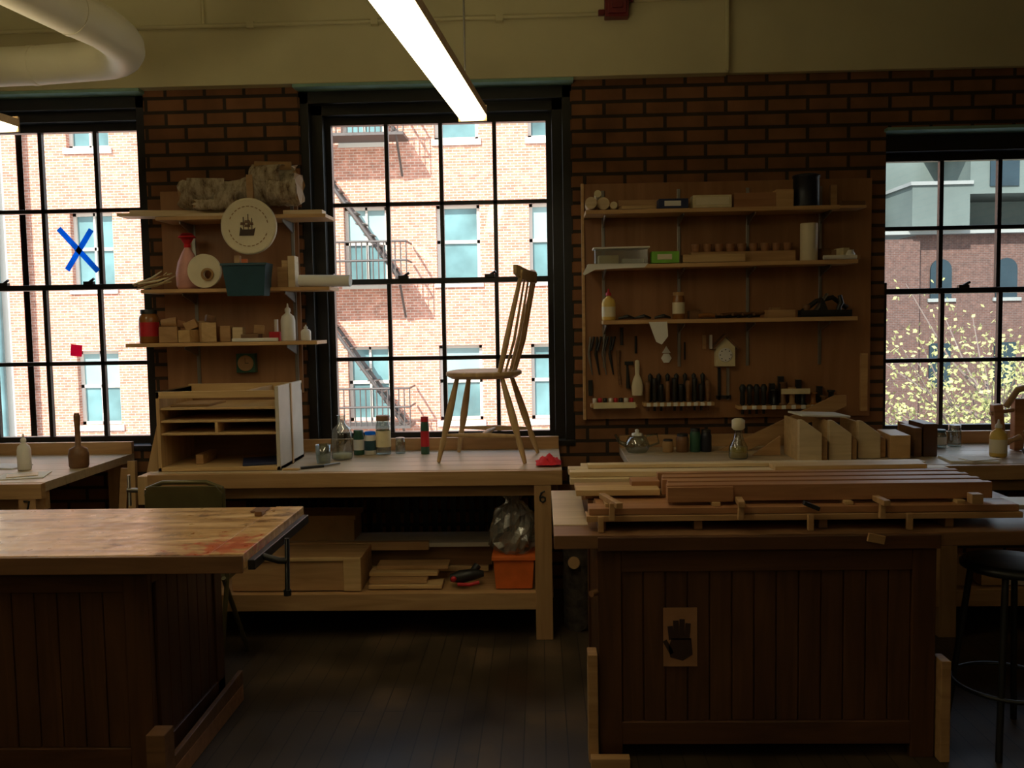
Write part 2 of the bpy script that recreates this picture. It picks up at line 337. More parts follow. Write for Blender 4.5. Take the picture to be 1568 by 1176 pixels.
for i in range(30): b.box(-1.75+i*.055,-1.72+i*.055,5.215,5.245,.25,.76,M_black)
b.box(-1.78,-.1,5.21,5.245,.25,.28,M_black); b.box(-1.78,-.1,5.21,5.245,.73,.76,M_black)
b.box(-1.76,-1.72,5.21,5.245,0,.25,M_black); b.box(-.16,-.12,5.21,5.245,0,.25,M_black); b.done()
# ------------------------------------------------------------------ foreground benches
def cabinet(b,x0,x1,y0,y1,zt,boards):
    b.box(x0+.02,x1-.02,y0+.02,y1,.05,zt,M_dark)
    for xa in (x0,x1-.085): b.box(xa,xa+.085,y0,y0+.03,.0,zt,M_dark)
    b.box(x0+.085,x1-.085,y0,y0+.028,zt-.09,zt,M_darkX); b.box(x0+.085,x1-.085,y0,y0+.028,.05,.135,M_darkX)
    w=(x1-x0-.17)/boards
    for i in range(boards): b.box(x0+.085+i*w+.002,x0+.085+(i+1)*w-.002,y0+.011,y0+.021,.135,zt-.09,M_dark)
    for xs_ in (x0,x1):
        s=1 if xs_==x1 else -1
        for j in range(6):
            ya=y0+.08+j*(y1-y0-.14)/6; b.box(min(xs_-s*.02,xs_-s*.008),max(xs_-s*.02,xs_-s*.008),ya+.002,ya+(y1-y0-.14)/6-.002,.12,zt-.07,M_dark)
        b.box(min(xs_,xs_-s*.025),max(xs_,xs_-s*.025),y1-.08,y1,0,zt,M_dark)
        b.box(min(xs_,xs_-s*.022),max(xs_,xs_-s*.022),y0+.03,y1,zt-.07,zt,M_dark)
        b.box(min(xs_,xs_-s*.022),max(xs_,xs_-s*.022),y0+.03,y1,.03,.12,M_dark)
b=B('cabinet_workbench')
cabinet(b,-2.9,-1.36,3.0,3.70,.78,17)
b.box(-3.1,-1.13,2.96,3.74,.78,.83,M_stain)
b.box(-1.127,-1.01,2.96,3.74,.775,.832,M_stain)
b.box(-3.1,-1.01,2.945,2.96,.768,.828,M_brown)
b.box(-1.01,-.985,3.0,3.72,.765,.80,M_dsteel)
b.tube([(-1.0,3.1,.79),(-.93,3.1,.77),(-.90,3.1,.77)],.012,M_dsteel); b.tube([(-.90,3.1,.85),(-.905,3.1,.66)],.009,M_dsteel); b.tube([(-.905,3.1,.665),(-.905,3.1,.645)],.014,M_dsteel)
b.box(-1.16,-1.13,3.55,3.6,.832,.85,M_brown); b.box(-1.2,-1.14,3.62,3.7,.832,.838,M_brown)
b.box(-1.355,-1.29,2.92,3.0,0,.22,M_brown); b.box(-1.33,-1.29,3.0,3.72,0,.07,M_red); b.prism([(3.0,.07),(3.72,.07),(3.72,.13),(3.0,.11)],-1.31,-1.29,M_brown,'X')
b.done(.003)
b=B('cabinet_workbench')
cabinet(b,.195,1.40,3.2,3.92,.78,13)
b.box(.04,1.95,3.18,4.02,.78,.83,M_brown); b.box(.04,.17,3.34,4.02,.776,.834,M_top)
b.box(.195,1.40,3.165,3.18,.775,.825,M_darkX)
b.box(.155,.19,3.16,3.24,0,.40,M_bench); b.box(1.405,1.44,3.16,3.24,0,.37,M_bench); b.box(.16,.30,3.12,3.16,0,.035,M_bench)
b.tube([(.19,3.19,.62),(.17,3.17,.62)],.012,M_brown)
b.done(.003)
b=B('hand_sign'); b.box(.43,.552,3.203,3.2075,.34,.556,M_plaque)
y0,y1=3.2005,3.203
b.prism([(.455,.375),(.50,.362),(.535,.385),(.53,.445),(.46,.445),(.448,.41)],y0,y1,M_hand)
for x,a,h in ((.456,-.1,.05),(.475,-.03,.07),(.496,.02,.075),(.516,.08,.06)): b.box(x-.0085,x+.0105,y0,y1,.44,.44+h,M_hand,rot=(0,a,0))
b.box(.44,.456,y0,y1,.385,.44,M_hand,rot=(0,-.5,0)); b.done()
# ------------------------------------------------------------------ lumber on the right bench
b=B('lumber_stack')
z=.832
for i in range(7): b.box(.16+.02*((i*3)%4),1.72-.03*(i%2),3.24+i*.1,3.24+i*.1+.097,.865,.886,M_brown if i%2 else M_bench)
for x in (.2,.55,1.0,1.45): b.box(x,x+.03,3.25,3.95,z,.865,M_brown)
for i in range(4): b.box(.17+.03*(i%3),1.71,3.25+i*.1,3.25+i*.1+.097,.888,.912,M_red)
for x in (.23,.62,1.1,1.5): b.box(x,x+.03,3.27,4.0,.912,.925,M_pine)
for i in range(7):
    y=3.30+i*.045; b.box(.46+.008*(i%3),1.64-.01*(i%2),y,y+.034,.925,.985-.003*(i%2),M_red)
b.box(.46,.70,3.285,3.30,.925,.98,M_red)
for i in range(5): b.box(.115+.03*((i*2)%3),1.66+.03*(i%3),3.66+i*.082,3.66+i*.082+.075,.925,.95,M_blond)
b.box(.115,.95,3.69,3.76,.951,.972,M_blond); b.box(.2,1.2,3.9,3.96,.951,.968,M_blond); b.box(.98,1.62,3.8,3.9,.951,.97,M_pine,rot=(0,0,.03))
b.box(.13,.45,3.42,3.52,.925,.948,M_pine); b.box(.13,.45,3.53,3.63,.925,.94,M_bench); b.box(.35,.46,3.5,3.6,.941,.965,M_red)
b.box(1.5,2.05,3.27,3.42,.888,.905,M_fridge,rot=(0,.02,.06))
b.done(.002)
b=B('clamping_sticks')
for x,r,l in ((.25,.25,.2),(.71,-.1,.10),(1.21,.05,.10)):
    b.box(x-.012,x+.012,3.17,3.17+l,.927,.947,M_bench,rot=(0,0,r)); b.box(x-.010,x+.010,3.20,3.22,.875,.94,M_bench,rot=(0,.05,0))
for x in (.2,.95,1.3): b.box(x,x+.02,3.21,3.23,.832,.89,M_bench)
b.box(.93,.99,3.20,3.225,.915,.93,M_rubber,rot=(0,.4,0)); b.box(1.14,1.2,3.15,3.163,.80,.83,M_bench,rot=(0,.2,0)); b.box(1.52,1.56,3.2,3.24,.925,.96,M_bench)
b.done(.002)
# ------------------------------------------------------------------ stool
b=B('shop_stool'); X,Y=1.73,3.34
b.lathe(X,Y,.65,[(0,.0),(.155,0),(.17,.008),(.172,.022),(.16,.033),(.1,.027),(0,.024)],M_dsteel,40)
for k in range(4):
    t=math.pi/4+k*math.pi/2+.2; b.tube([(X+.13*math.cos(t),Y+.13*math.sin(t),.65),(X+.21*math.cos(t),Y+.21*math.sin(t),0)],.012,M_dsteel)
b.tube([(X+.19*math.cos(t*math.pi/20),Y+.19*math.sin(t*math.pi/20),.22) for t in range(41)],.008,M_dsteel,8); b.done()
b=B('metal_folding_chair'); X=-1.63;Y=4.0
b.prism([(X-.17,.74),(X+.17,.74),(X+.18,.84),(X+.15,.875),(X-.15,.875),(X-.18,.84)],Y,Y+.015,M_olive)
for s in (-1,1):
    b.tube([(X+s*.175,Y+.02,.86),(X+s*.18,Y+.02,.45),(X+s*.18,Y-.12,0)],.011,M_olive); b.tube([(X+s*.17,Y,.45),(X+s*.17,Y+.30,0)],.011,M_olive)
b.tube([(X-.175,Y+.02,.86),(X-.1,Y+.02,.89),(X+.1,Y+.02,.89),(X+.175,Y+.02,.86)],.011,M_olive)
b.box(X-.18,X+.18,Y+.03,Y+.32,.43,.45,M_olive); b.done(.002)
# ------------------------------------------------------------------ windsor chair (faces left)
b=B('windsor_chair')
seat=[]
for i in range(32):
    t=2*math.pi*i/32; c,s=math.cos(t),math.sin(t)
    seat.append((.20*c*(1.0 if c<0 else .98),.215*(abs(s)**.75)*(1 if s>0 else -1)*(1-.10*c)))
def ring(f,z): return [(p[0]*f,p[1]*f,z) for p in seat]
rings=[ring(.86,.435),ring(1,.452),ring(1,.468),ring(.95,.474),ring(.6,.464),ring(.2,.462)]
vs=[p for r in rings for p in r]; n=32
fs=[(i*n+k,i*n+(k+1)%n,(i+1)*n+(k+1)%n,(i+1)*n+k) for i in range(5) for k in range(n)]+[tuple(range(n)),tuple(range(5*n,6*n))]
b.add(vs,fs,M_chair,True)
def leg(p,q):
    p=Vector(p);q=Vector(q); ks=[0,.1,.3,.5,.62,.7,.75,.85,1]; rr=[.012,.014,.019,.021,.018,.013,.017,.015,.010]
    b.tube([p.lerp(q,k) for k in ks],rr,M_chair,12)
L=[((-.12,-.13,.44),(-.215,-.19,0)),((-.12,.13,.44),(-.205,.19,0)),((.12,-.12,.44),(.25,-.19,0)),((.12,.12,.44),(.25,.19,0))]
for p,q in L: leg(p,q)
def at(i,k): return Vector(L[i][0]).lerp(Vector(L[i][1]),k)
def str_(a,c): b.tube([a.lerp(c,k) for k in (0,.25,.5,.75,1)],[.008,.012,.016,.012,.008],M_chair,10)
a1,a2=at(0,.68),at(2,.68); c1,c2=at(1,.68),at(3,.68); str_(a1,a2); str_(c1,c2); str_(a1.lerp(a2,.5),c1.lerp(c2,.5))
for i in range(9):
    t=-1+i*.25
    base=Vector((.165-.05*t*t,.155*t,.465)); top=Vector((.275-.035*t*t+.0,.20*t,.955))
    if abs(t)==1: b.tube([base,base.lerp(top,.3),base.lerp(top,.6),top+Vector((.012,0,.04))],[.012,.016,.014,.010],M_chair,12)
    else: b.tube([base,base.lerp(top,.35)+Vector((.012,0,0)),top],[.006,.0085,.0055],M_chair,8)
cr=[]
for i in range(17):
    t=-1.22+i*2.44/16; cr.append((.275-.035*t*t,.20*t,.965+.018*abs(t)**3))
vs=[];fs=[]
for i,p in enumerate(cr):
    t=abs(-1.22+i*2.44/16); h=.03 if t<1.1 else .022
    for dx,dz in ((-.009,-h),(-.009,h),(.009,h),(.009,-h)): vs.append((p[0]+dx,p[1],p[2]+dz))
for i in range(16):
    for k in range(4): fs.append((i*4+k,i*4+(k+1)%4,(i+1)*4+(k+1)%4,(i+1)*4+k))
fs+= [(0,1,2,3),(64,65,66,67)]
b.add(vs,fs,M_chair,False)
b.xform(Matrix.Translation((-.30,4.85,.862))@Matrix.Rotation(-.17,4,'Z')); b.done(.002)
# ------------------------------------------------------------------ pigeonhole cabinet
b=B('pigeonhole_cabinet'); x0,x1,y0,y1=-1.955,-1.325,4.50,4.95; z0,z1=.862,1.27
b.box(x0,x0+.018,y0,y1,z0,z1,M_pineZ); b.box(x1-.02,x1,y0,y1,z0,z1+.02,M_fridge); b.box(x0,x1,y1-.008,y1,z0,z1-.04,M_brown)
b.box(x1,x1+.006,y0+.21,y0+.23,z0,z1+.02,M_pineZ)
b.box(x0,x1,y0,y1,z0,z0+.02,M_pine)
for z in (1.045,1.11,1.175): b.box(x0+.018,x1-.02,y0+.01,y1-.01,z,z+.012,M_pine)
b.box(x0,x1-.02,y0,y0+.02,z1-.035,z1,M_pine); b.box(x0,x1,y1-.02,y1,z1-.035,z1+.01,M_pine)
b.box(x0,x0+.018,y0,y1,z1-.03,z1,M_pineY); b.box(-1.66,-1.645,y0+.01,y1-.01,1.05,1.11,M_pine)
b.box(-1.50,-1.48,y0+.02,y1,z1-.03,z1,M_pineY); b.box(-1.80,-1.76,y0+.1,y0+.3,z0+.02,z0+.07,M_bench)
b.box(-1.56,-1.38,y0+.03,y0+.25,z0+.021,z0+.035,M_navy,rot=(0,0,.3)); b.box(-1.9,-1.7,y0+.05,y0+.3,1.188,1.20,M_card)
b.done(.002)
b=B('leaning_board'); b.prism([(-2.10,.79),(-2.0,.79),(-1.965,1.22),(-1.985,1.23)],4.66,4.69,M_pineZ); b.done()
b=B('bench_vise'); b.box(-2.05,-1.99,4.46,4.62,.70,.845,M_pineZ); b.tube([(-1.99,4.54,.76),(-2.14,4.54,.76)],.013,M_steel); b.tube([(-2.13,4.54,.84),(-2.13,4.54,.68)],.009,M_steel); b.done(.003)
# ------------------------------------------------------------------ wall shelving, left pier
b=B('wall_shelf_unit')
b.box(-2.19,-1.39,5.225,5.248,1.20,2.38,M_ply)
for x in (-2.0,-1.42):
    b.box(x-.01,x+.01,5.215,5.225,1.22,2.36,M_steel)
    for z in (2.185,1.785,1.485): b.prism([(5.215,z),(5.02,z),(5.02,z-.015),(5.215,z-.06)],x-.004,x+.004,M_steel,'X')
b.box(-2.12,-1.17,4.98,5.215,2.187,2.207,M_shelf); b.box(-2.34,-1.60,4.99,5.12,2.208,2.226,M_blond,rot=(0,.02,0)); b.box(-2.30,-1.7,5.06,5.18,2.230,2.25,M_blond,rot=(0,.025,0))
b.box(-1.42,-1.2,5.03,5.12,2.21,2.235,M_blond)
b.box(-2.22,-1.16,4.98,5.215,1.787,1.807,M_shelf)
b.box(-2.32,-1.24,4.98,5.215,1.487,1.507,M_shelf)
b.done(.002)
def log(b,p,q,r,m,n=16,seed=1,j=.12):
    rnd=random.Random(seed); p=Vector(p);q=Vector(q); N=14
    vs=[];fs=[]; ax=(q-p).normalized(); up=Vector((0,0,1)) if abs(ax.z)<.9 else Vector((1,0,0)); a=(up-ax*up.dot(ax)).normalized(); c=ax.cross(a)
    kn=[rnd.uniform(1-j,1+j) for _ in range(n)]
    for i in range(N):
        for k in range(n):
            t=2*math.pi*k/n; rr=r*(kn[k]*.5+.5)*rnd.uniform(1-j*.8,1+j*.8); e=rnd.uniform(-.02,.02) if i in (0,N-1) else 0
            vs.append(p.lerp(q,i/(N-1))+a*math.cos(t)*rr+c*math.sin(t)*rr+ax*e)
    for i in range(N-1):
        for k in range(n): fs.append((i*n+k,i*n+(k+1)%n,(i+1)*n+(k+1)%n,(i+1)*n+k))
    b.add(vs,fs,m,True); b.add(vs[:n],[tuple(range(n))],M_card); b.add(vs[-n:],[tuple(range(n))],M_card)
def curl(b,x,y,z,L,r,a0,a1,m,rz=0):
    vs=[];fs=[];N=9
    for i in range(2):
        for k in range(N):
            t=a0+(a1-a0)*k/(N-1); rr=r*(1-.35*k/(N-1)); v=Matrix.Rotation(rz,3,'Z')@Vector(((i-.5)*L,math.cos(t)*rr,math.sin(t)*rr)); vs.append(v+Vector((x,y,z)))
    for k in range(N-1): fs.append((k,k+1,N+k+1,N+k))
    b.add(vs,fs,m,True)
b=B('birch_logs')
log(b,(-2.0,5.09,2.335),(-1.62,5.11,2.335),.078,M_birch,seed=2); log(b,(-1.9,5.0,2.27),(-1.68,5.03,2.275),.03,M_birch,seed=4)
log(b,(-1.63,5.10,2.35),(-1.33,5.08,2.355),.088,M_birch,seed=3,j=.2); log(b,(-1.58,5.06,2.455),(-1.37,5.12,2.45),.04,M_birch,seed=5,j=.25)
for args in ((-1.85,5.06,2.37,.2,.07,2.4,5.5,M_birch,.2),(-1.5,5.05,2.42,.18,.075,1.0,4.4,M_birch,-.15),(-1.42,5.04,2.34,.16,.07,2.2,5.4,M_birch,.1),(-1.72,5.03,2.30,.14,.05,2.0,5.8,M_birch,-.3),(-1.48,5.08,2.47,.2,.05,0.3,3.4,M_card,.2)): curl(b,*args)
b.box(-1.61,-1.575,5.0,5.03,2.24,2.43,M_bench); b.done()
b=B('ship_drum_head'); R=Matrix.Rotation(math.pi/2,3,'X'); cx,cz=-1.585,2.14
b.lathe(cx,4.965,cz,[(0,.0),(.14,.0),(.152,.006),(.154,.03),(.148,.036),(.14,.033),(0,.033)],M_cream,48,R=R)
y0,y1=4.9285,4.9315
k=1.45
b.prism([(cx+p*k,cz+q*k) for p,q in ((-.035,-.035),(.02,-.035),(.027,-.005),(.018,-.012),(-.022,-.012),(-.03,-.002))],y0,y1,M_ink)
for x,t in ((-.018,.035),(0,.045),(.014,.03)): b.box(cx+x*k-.0016,cx+x*k+.0016,y0,y1,cz-.012*k,cz+t*k,M_ink)
for x,z,w in ((-.018,.005,.012),(0,.012,.014),(.014,.004,.01),(0,-.003,.014)): b.prism([(cx+(x-w)*k,cz+z*k),(cx+(x+w*.6)*k,cz+z*k),(cx+(x+w*.4)*k,cz+(z+.010)*k),(cx+(x-w*.9)*k,cz+(z+.010)*k)],y0,y1,M_brown)
for i in range(28):
    if i%14 in (0,13): continue
    t=2*math.pi*i/28; b.box(cx+.108*math.cos(t)-.007,cx+.108*math.cos(t)+.007,y0,y1,cz+.108*math.sin(t)-.0022,cz+.108*math.sin(t)+.0022,M_card,rot=(0,math.pi/2-t,0))
b.done()
b=B('tied_pink_bag')
b.lathe(-1.985,5.08,1.808,[(0,0),(.055,.0),(.066,.02),(.068,.09),(.056,.15),(.035,.2),(.016,.235),(.014,.25)],M_pink,20)
b.lathe(-1.985,5.08,1.808,[(.016,.235),(.02,.245),(.016,.255)],M_redc,16); b.lathe(-1.985,5.08,1.808,[(.014,.25),(.045,.30),(.05,.29),(.03,.315),(.02,.285),(0,.28)],M_redc,9); b.done()
b=B('wooden_ring_disc'); cx,cz=-1.86,1.905
n=40;vs=[];fs=[]
for y,(r,ox,oz) in ((4.985,(.094,0,0)),(4.985,(.024,.02,-.02)),(5.005,(.024,.02,-.02)),(5.005,(.094,0,0))):
    vs+=[(cx+ox+r*math.cos(2*math.pi*k/n),y,cz+oz+r*math.sin(2*math.pi*k/n)) for k in range(n)]
for j in range(4): fs+=[(j*n+k,j*n+(k+1)%n,((j+1)%4)*n+(k+1)%n,((j+1)%4)*n+k) for k in range(n)]
b.add(vs,fs,M_cream)
b.lathe(cx+.02,4.985,cz-.02,[(.024,0),(.036,.004),(.036,.008),(.024,.01)],M_card,24,R=R); b.done(.001)
b=B('teal_storage_bin')
def bin_(b,x0,x1,y0,y1,z0,z1,m,tp=.02,t=.004):
    vs=[(x0+tp,y0+tp,z0),(x1-tp,y0+tp,z0),(x1-tp,y1-tp,z0),(x0+tp,y1-tp,z0),(x0,y0,z1),(x1,y0,z1),(x1,y1,z1),(x0,y1,z1)]
    vs+=[(x0+t,y0+t,z1),(x1-t,y0+t,z1),(x1-t,y1-t,z1),(x0+t,y1-t,z1),(x0+tp+t,y0+tp+t,z0+t),(x1-tp-t,y0+tp+t,z0+t),(x1-tp-t,y1-tp-t,z0+t),(x0+tp+t,y1-tp-t,z0+t)]
    b.add(vs,[(3,2,1,0),(0,1,5,4),(1,2,6,5),(2,3,7,6),(3,0,4,7),(4,5,9,8),(5,6,10,9),(6,7,11,10),(7,4,8,11),(8,9,13,12),(9,10,14,13),(10,11,15,14),(11,8,12,15),(12,13,14,15)],m)
    b.box(x0-.006,x1+.006,y0-.006,y0,z1-.012,z1,m)
bin_(b,-1.71,-1.47,4.84,4.98,1.76,1.935,M_teal)
b.box(-1.66,-1.63,4.90,4.93,1.78,1.98,M_bench); b.box(-1.62,-1.59,4.9,4.92,1.78,1.96,M_orange)
b.box(-1.69,-1.49,4.98,5.0,1.90,1.912,M_teal); b.box(-1.69,-1.49,4.995,5.0,1.808,1.912,M_teal); b.done()
b=B('wood_offcuts')
b.box(-1.46,-1.40,5.02,5.1,1.808,1.92,M_bench); b.box(-1.395,-1.355,5.0,5.08,1.808,1.98,M_blond); b.box(-1.44,-1.405,5.04,5.08,1.921,1.96,M_pine); b.box(-1.75,-1.70,5.02,5.12,1.808,1.86,M_bench); b.done(.002)
b=B('rolled_paper')
b.tube([(-1.33,5.0,1.842),(-1.04,4.97,1.835)],.032,M_paper,20); b.tube([(-1.33,5.08,1.832),(-1.10,5.06,1.83)],.022,M_paper,16); b.done()
b=B('antler_twigs'); rnd=random.Random(3)
for i in range(14):
    x=-2.30+rnd.uniform(0,.06); z=1.814+rnd.uniform(0,.03); y=5.02+rnd.uniform(-.02,.1)
    b.tube([(x,y,z),(x+.1,y+.02,z+.012+rnd.uniform(0,.03)),(x+.17,y,z+.02+rnd.uniform(0,.06))],[.004,.007,.003],M_label if i%3 else M_card,7)
b.done()
def jar(b,x,y,z,r,h,m,lid,label=None,neck=.7):
    b.lathe(x,y,z,[(0,0),(r*.94,0),(r,r*.1),(r,h*.72),(r*.92,h*.8),(r*neck,h*.86),(r*neck,h*.88)],m,24)
    b.lathe(x,y,z,[(r*neck*1.08,h*.87),(r*neck*1.08,h*.99),(r*neck,h),(0,h)],lid,24)
    if label: b.lathe(x,y,z,[(r*1.01,h*.2),(r*1.01,h*.62)],label,24)
def bottle(b,x,y,z,r,h,m,cap):
    b.lathe(x,y,z,[(0,0),(r*.9,0),(r,.006),(r,h*.55),(r*.85,h*.66),(r*.35,h*.74),(r*.33,h*.8)],m,22)
    b.lathe(x,y,z,[(r*.42,h*.78),(r*.4,h*.86),(r*.16,h*.9),(r*.1,h),(0,h)],cap,16)
b=B('stain_jar'); jar(b,-2.22,5.07,1.508,.055,.19,M_amber,M_rubber,M_redp,.75); b.done()
b=B('white_glue_bottle'); bottle(b,-1.415,5.04,1.508,.04,.21,M_white,M_white); b.done()
b=B('white_glue_bottle'); bottle(b,-1.31,5.02,1.508,.028,.09,M_white,M_white); b.done()
b=B('paint_tube'); b.box(-1.53,-1.47,5.06,5.14,1.509,1.56,M_redp); b.tube([(-1.50,5.1,1.56),(-1.50,5.1,1.63)],.012,M_white); b.done()
b=B('carved_wood_blanks')
for (x,y,w,d,h,a,mm) in ((-2.09,5.04,.10,.1,.09,.2,M_bench),(-1.98,5.03,.08,.08,.07,-.3,M_pine),(-1.93,5.13,.07,.06,.12,.1,M_bench),(-1.87,5.03,.08,.1,.11,.5,M_pine),(-1.78,5.08,.06,.08,.09,.1,M_bench),(-1.71,5.08,.06,.06,.08,.1,M_blond),(-1.63,5.06,.1,.08,.04,0,M_brown)):
    b.box(x-w/2,x+w/2,y-d/2,y+d/2,1.509,1.509+h,mm,rot=(0,0,a))
for (x,y,w,d,z,h,a,ay,mm) in ((-2.06,5.06,.09,.05,1.60,.04,.4,.3,M_red),(-1.97,5.05,.07,.05,1.58,.05,.2,-.4,M_bench),(-1.86,5.05,.05,.05,1.62,.04,.6,.2,M_brown),(-1.60,5.10,.06,.05,1.55,.05,.3,.1,M_bench)):
    b.box(x-w/2,x+w/2,y-d/2,y+d/2,z,z+h,mm,rot=(0,ay,a))
b.box(-1.72,-1.46,4.982,5.005,1.509,1.528,M_paper); b.tube([(-2.12,5.0,1.62),(-2.04,5.02,1.625)],[.02,.03],M_bench); b.done(.004)
b=B('wall_clock'); b.box(-1.765,-1.655,5.18,5.224,1.325,1.435,M_dgreen); b.lathe(-1.71,5.18,1.38,[(.046,0),(.046,.006),(.04,.008),(0,.005)],M_card,28,R=R); b.box(-1.711,-1.709,5.17,5.172,1.38,1.412,M_black); b.box(-1.712,-1.69,5.17,5.172,1.379,1.382,M_black); b.done(.003)
# ------------------------------------------------------------------ tool board, right
b=B('tool_board')
b.box(.255,1.89,5.222,5.248,1.02,2.37,M_ply)
b.box(.245,.262,5.20,5.225,1.02,2.37,M_shelf)
b.box(.26,1.64,5.0,5.22,2.175,2.197,M_shelf); b.box(1.60,1.80,5.05,5.2,2.185,2.2,M_shelf)
b.box(.27,1.74,5.0,5.22,1.878,1.90,M_shelf,rot=(0,-.004,0)); b.box(.35,1.74,5.0,5.22,1.57,1.592,M_shelf)
for x in (.37,.80,1.19,1.60):
    b.box(x-.009,x+.009,5.212,5.222,1.32,2.33,M_steel)
    for z in (2.174,1.876,1.568): b.prism([(5.215,z),(5.03,z),(5.03,z-.012),(5.215,z-.055)],x-.004,x+.004,M_steel,'X')
b.box(.285,.55,5.14,5.22,1.095,1.115,M_shelf); b.box(.30,.54,5.138,5.142,1.09,1.125,M_label)
b.box(.585,.985,5.12,5.22,1.10,1.12,M_shelf); b.box(1.12,1.68,5.12,5.22,1.075,1.095,M_shelf)
for i in range(10): b.box(.60+i*.038,.623+i*.038,5.116,5.12,1.10,1.122,M_paper)
for i in range(9): b.box(1.14+i*.055,1.165+i*.055,5.116,5.12,1.075,1.098,M_paper)
b.box(1.83,1.87,5.2,5.222,1.05,1.38,M_shelf)
b.done(.002)
b=B('paper_bundle')
for x,z,l,r in ((.29,2.235,.0,.032),(.36,2.235,.04,.034),(.415,2.222,.02,.020),(.33,2.29,.05,.02)): b.tube([(x,4.99+l,z),(x+.01,5.18,z)],r,M_label if r<.03 else M_blond,16)
b.done()
b=B('shelf_boards')
b.box(.45,1.38,5.12,5.2,2.198,2.262,M_bench); b.box(1.07,1.30,5.02,5.1,2.198,2.275,M_red); b.box(1.30,1.395,5.02,5.10,2.198,2.29,M_shelf); b.box(.45,.64,5.0,5.08,2.198,2.215,M_pine,rot=(0,0,.1)); b.box(1.62,1.655,5.1,5.13,2.2,2.32,M_bench); b.box(1.66,1.80,5.06,5.09,2.2,2.225,M_brown,rot=(0,0,.2)); b.done(.002)
b=B('sandpaper_carton'); b.box(.66,.82,5.0,5.1,2.198,2.25,M_navy); b.box(.69,.78,4.997,5.0,2.21,2.238,M_paper); b.done(.002)
b=B('spirit_level_box'); b.box(.845,1.055,5.0,5.1,2.198,2.265,M_label); b.box(.86,1.04,4.997,5.0,2.212,2.252,M_cream); b.done(.002)
b=B('coffee_tin'); b.lathe(1.48,5.08,2.198,[(0,0),(.07,0),(.073,.004),(.071,.01),(.071,.155),(.075,.16),(.075,.172),(.068,.175),(0,.17)],M_tin,32); b.done()
b=B('clear_plastic_case'); b.box(.31,.60,5.01,5.12,1.904,1.985,M_box); b.box(.33,.44,5.02,5.1,1.905,1.95,M_label); b.box(.46,.58,5.03,5.1,1.905,1.93,M_paper); b.box(.30,.61,5.0,5.13,1.985,1.995,M_white); b.done(.003)
b=B('green_carton'); b.box(.62,.77,5.0,5.08,1.902,1.965,M_greenp); b.box(.65,.73,4.997,5.0,1.92,1.95,M_cream); b.done(.002)
b=B('paper_sheet'); b.prism([(.24,1.85),(.27,1.903),(.60,1.903),(.58,1.880),(.31,1.872),(.25,1.842)],4.995,5.0,M_paper); b.box(.27,.60,4.995,5.14,1.9015,1.9035,M_paper); b.done()
b=B('drill_index_block'); b.box(.79,1.13,5.0,5.08,1.902,1.945,M_pine); b.box(.85,1.43,5.10,5.18,1.902,1.965,M_bench)
for i in range(9): b.lathe(.885+i*.064,5.14,1.965,[(0,0),(.020,0),(.026,.045),(.022,.045),(.016,.01),(0,.01)],M_red,16)
b.done(.002)
b=B('paper_towel_roll'); b.lathe(1.49,5.06,1.902,[(.016,.205),(.045,.205),(.047,.2),(.047,.003),(.045,0),(0,0)],M_cream,28); b.lathe(1.49,5.06,1.902,[(.016,.205),(.016,.1),(0,.1)],M_card,16); b.done()
b=B('shelf_oddments'); rnd=random.Random(5)
for i in range(8):
    x=1.56+i*.022; b.box(x,x+rnd.uniform(.02,.05),5.0+rnd.uniform(0,.08),5.1+rnd.uniform(0,.05),1.903,1.903+rnd.uniform(.02,.07),rnd.choice([M_brown,M_label,M_bench,M_steel]),rot=(0,0,rnd.uniform(-.5,.5)))
b.lathe(1.70,5.03,1.903,[(0,0),(.028,.004),(.032,.03),(.02,.05),(0,.055)],M_white,14); b.tube([(1.55,4.995,1.915),(1.73,5.0,1.915)],.012,M_white); b.done(.002)
b=B('yellow_glue_bottle'); bottle(b,.385,5.05,1.593,.038,.175,M_yell,M_redp); b.lathe(.385,5.05,1.593,[(.0385,.02),(.0385,.075)],M_cream,22); b.done()
b=B('storage_jar'); jar(b,.775,5.07,1.593,.034,.15,M_amber,M_card,M_cream,.85); b.done()
b=B('spokeshaves')
for i,x in enumerate((.44,.53,.64)): b.tube([(x,5.06,1.603),(x+.05,5.05,1.612),(x+.09,5.08,1.603)],[.006,.012,.006],M_dsteel)
b.tube([(.88,5.05,1.607),(.93,5.05,1.615),(.97,5.06,1.607)],.012,M_amber); b.box(.84,.9,5.1,5.16,1.593,1.64,M_brown); b.box(.91,1.0,5.12,5.17,1.593,1.62,M_brown)
for i in range(8): b.tube([(.98+i*.03,5.05+.01*(i%3),1.602+.012*(i%2)),(1.08+i*.025,5.11,1.606+.014*(i%2))],.009,M_brown if i%2 else M_dsteel)
b.box(1.26,1.41,5.03,5.12,1.593,1.635,M_bench); b.box(1.28,1.33,5.04,5.1,1.635,1.65,M_card); b.done(.002)
b=B('bench_plane')
b.box(1.44,1.72,5.03,5.09,1.593,1.604,M_dsteel); b.box(1.44,1.72,5.03,5.034,1.6,1.63,M_dsteel); b.box(1.44,1.72,5.086,5.09,1.6,1.63,M_dsteel)
b.prism([(1.54,1.604),(1.60,1.604),(1.57,1.68),(1.555,1.70)],5.035,5.085,M_dsteel); b.box(1.55,1.56,5.04,5.08,1.604,1.73,M_steel,rot=(0,.6,0))
b.lathe(1.48,5.06,1.604,[(.012,0),(.010,.02),(.02,.04),(.018,.055),(0,.062)],M_brown,16)
b.tube([(1.66,5.06,1.604),(1.655,5.06,1.64),(1.67,5.06,1.67),(1.66,5.06,1.71)],[.018,.014,.014,.012],M_rubber)
b.tube([(1.47,5.12,1.62),(1.55,5.12,1.68),(1.64,5.12,1.7),(1.72,5.12,1.64)],.014,M_rubber); b.done()
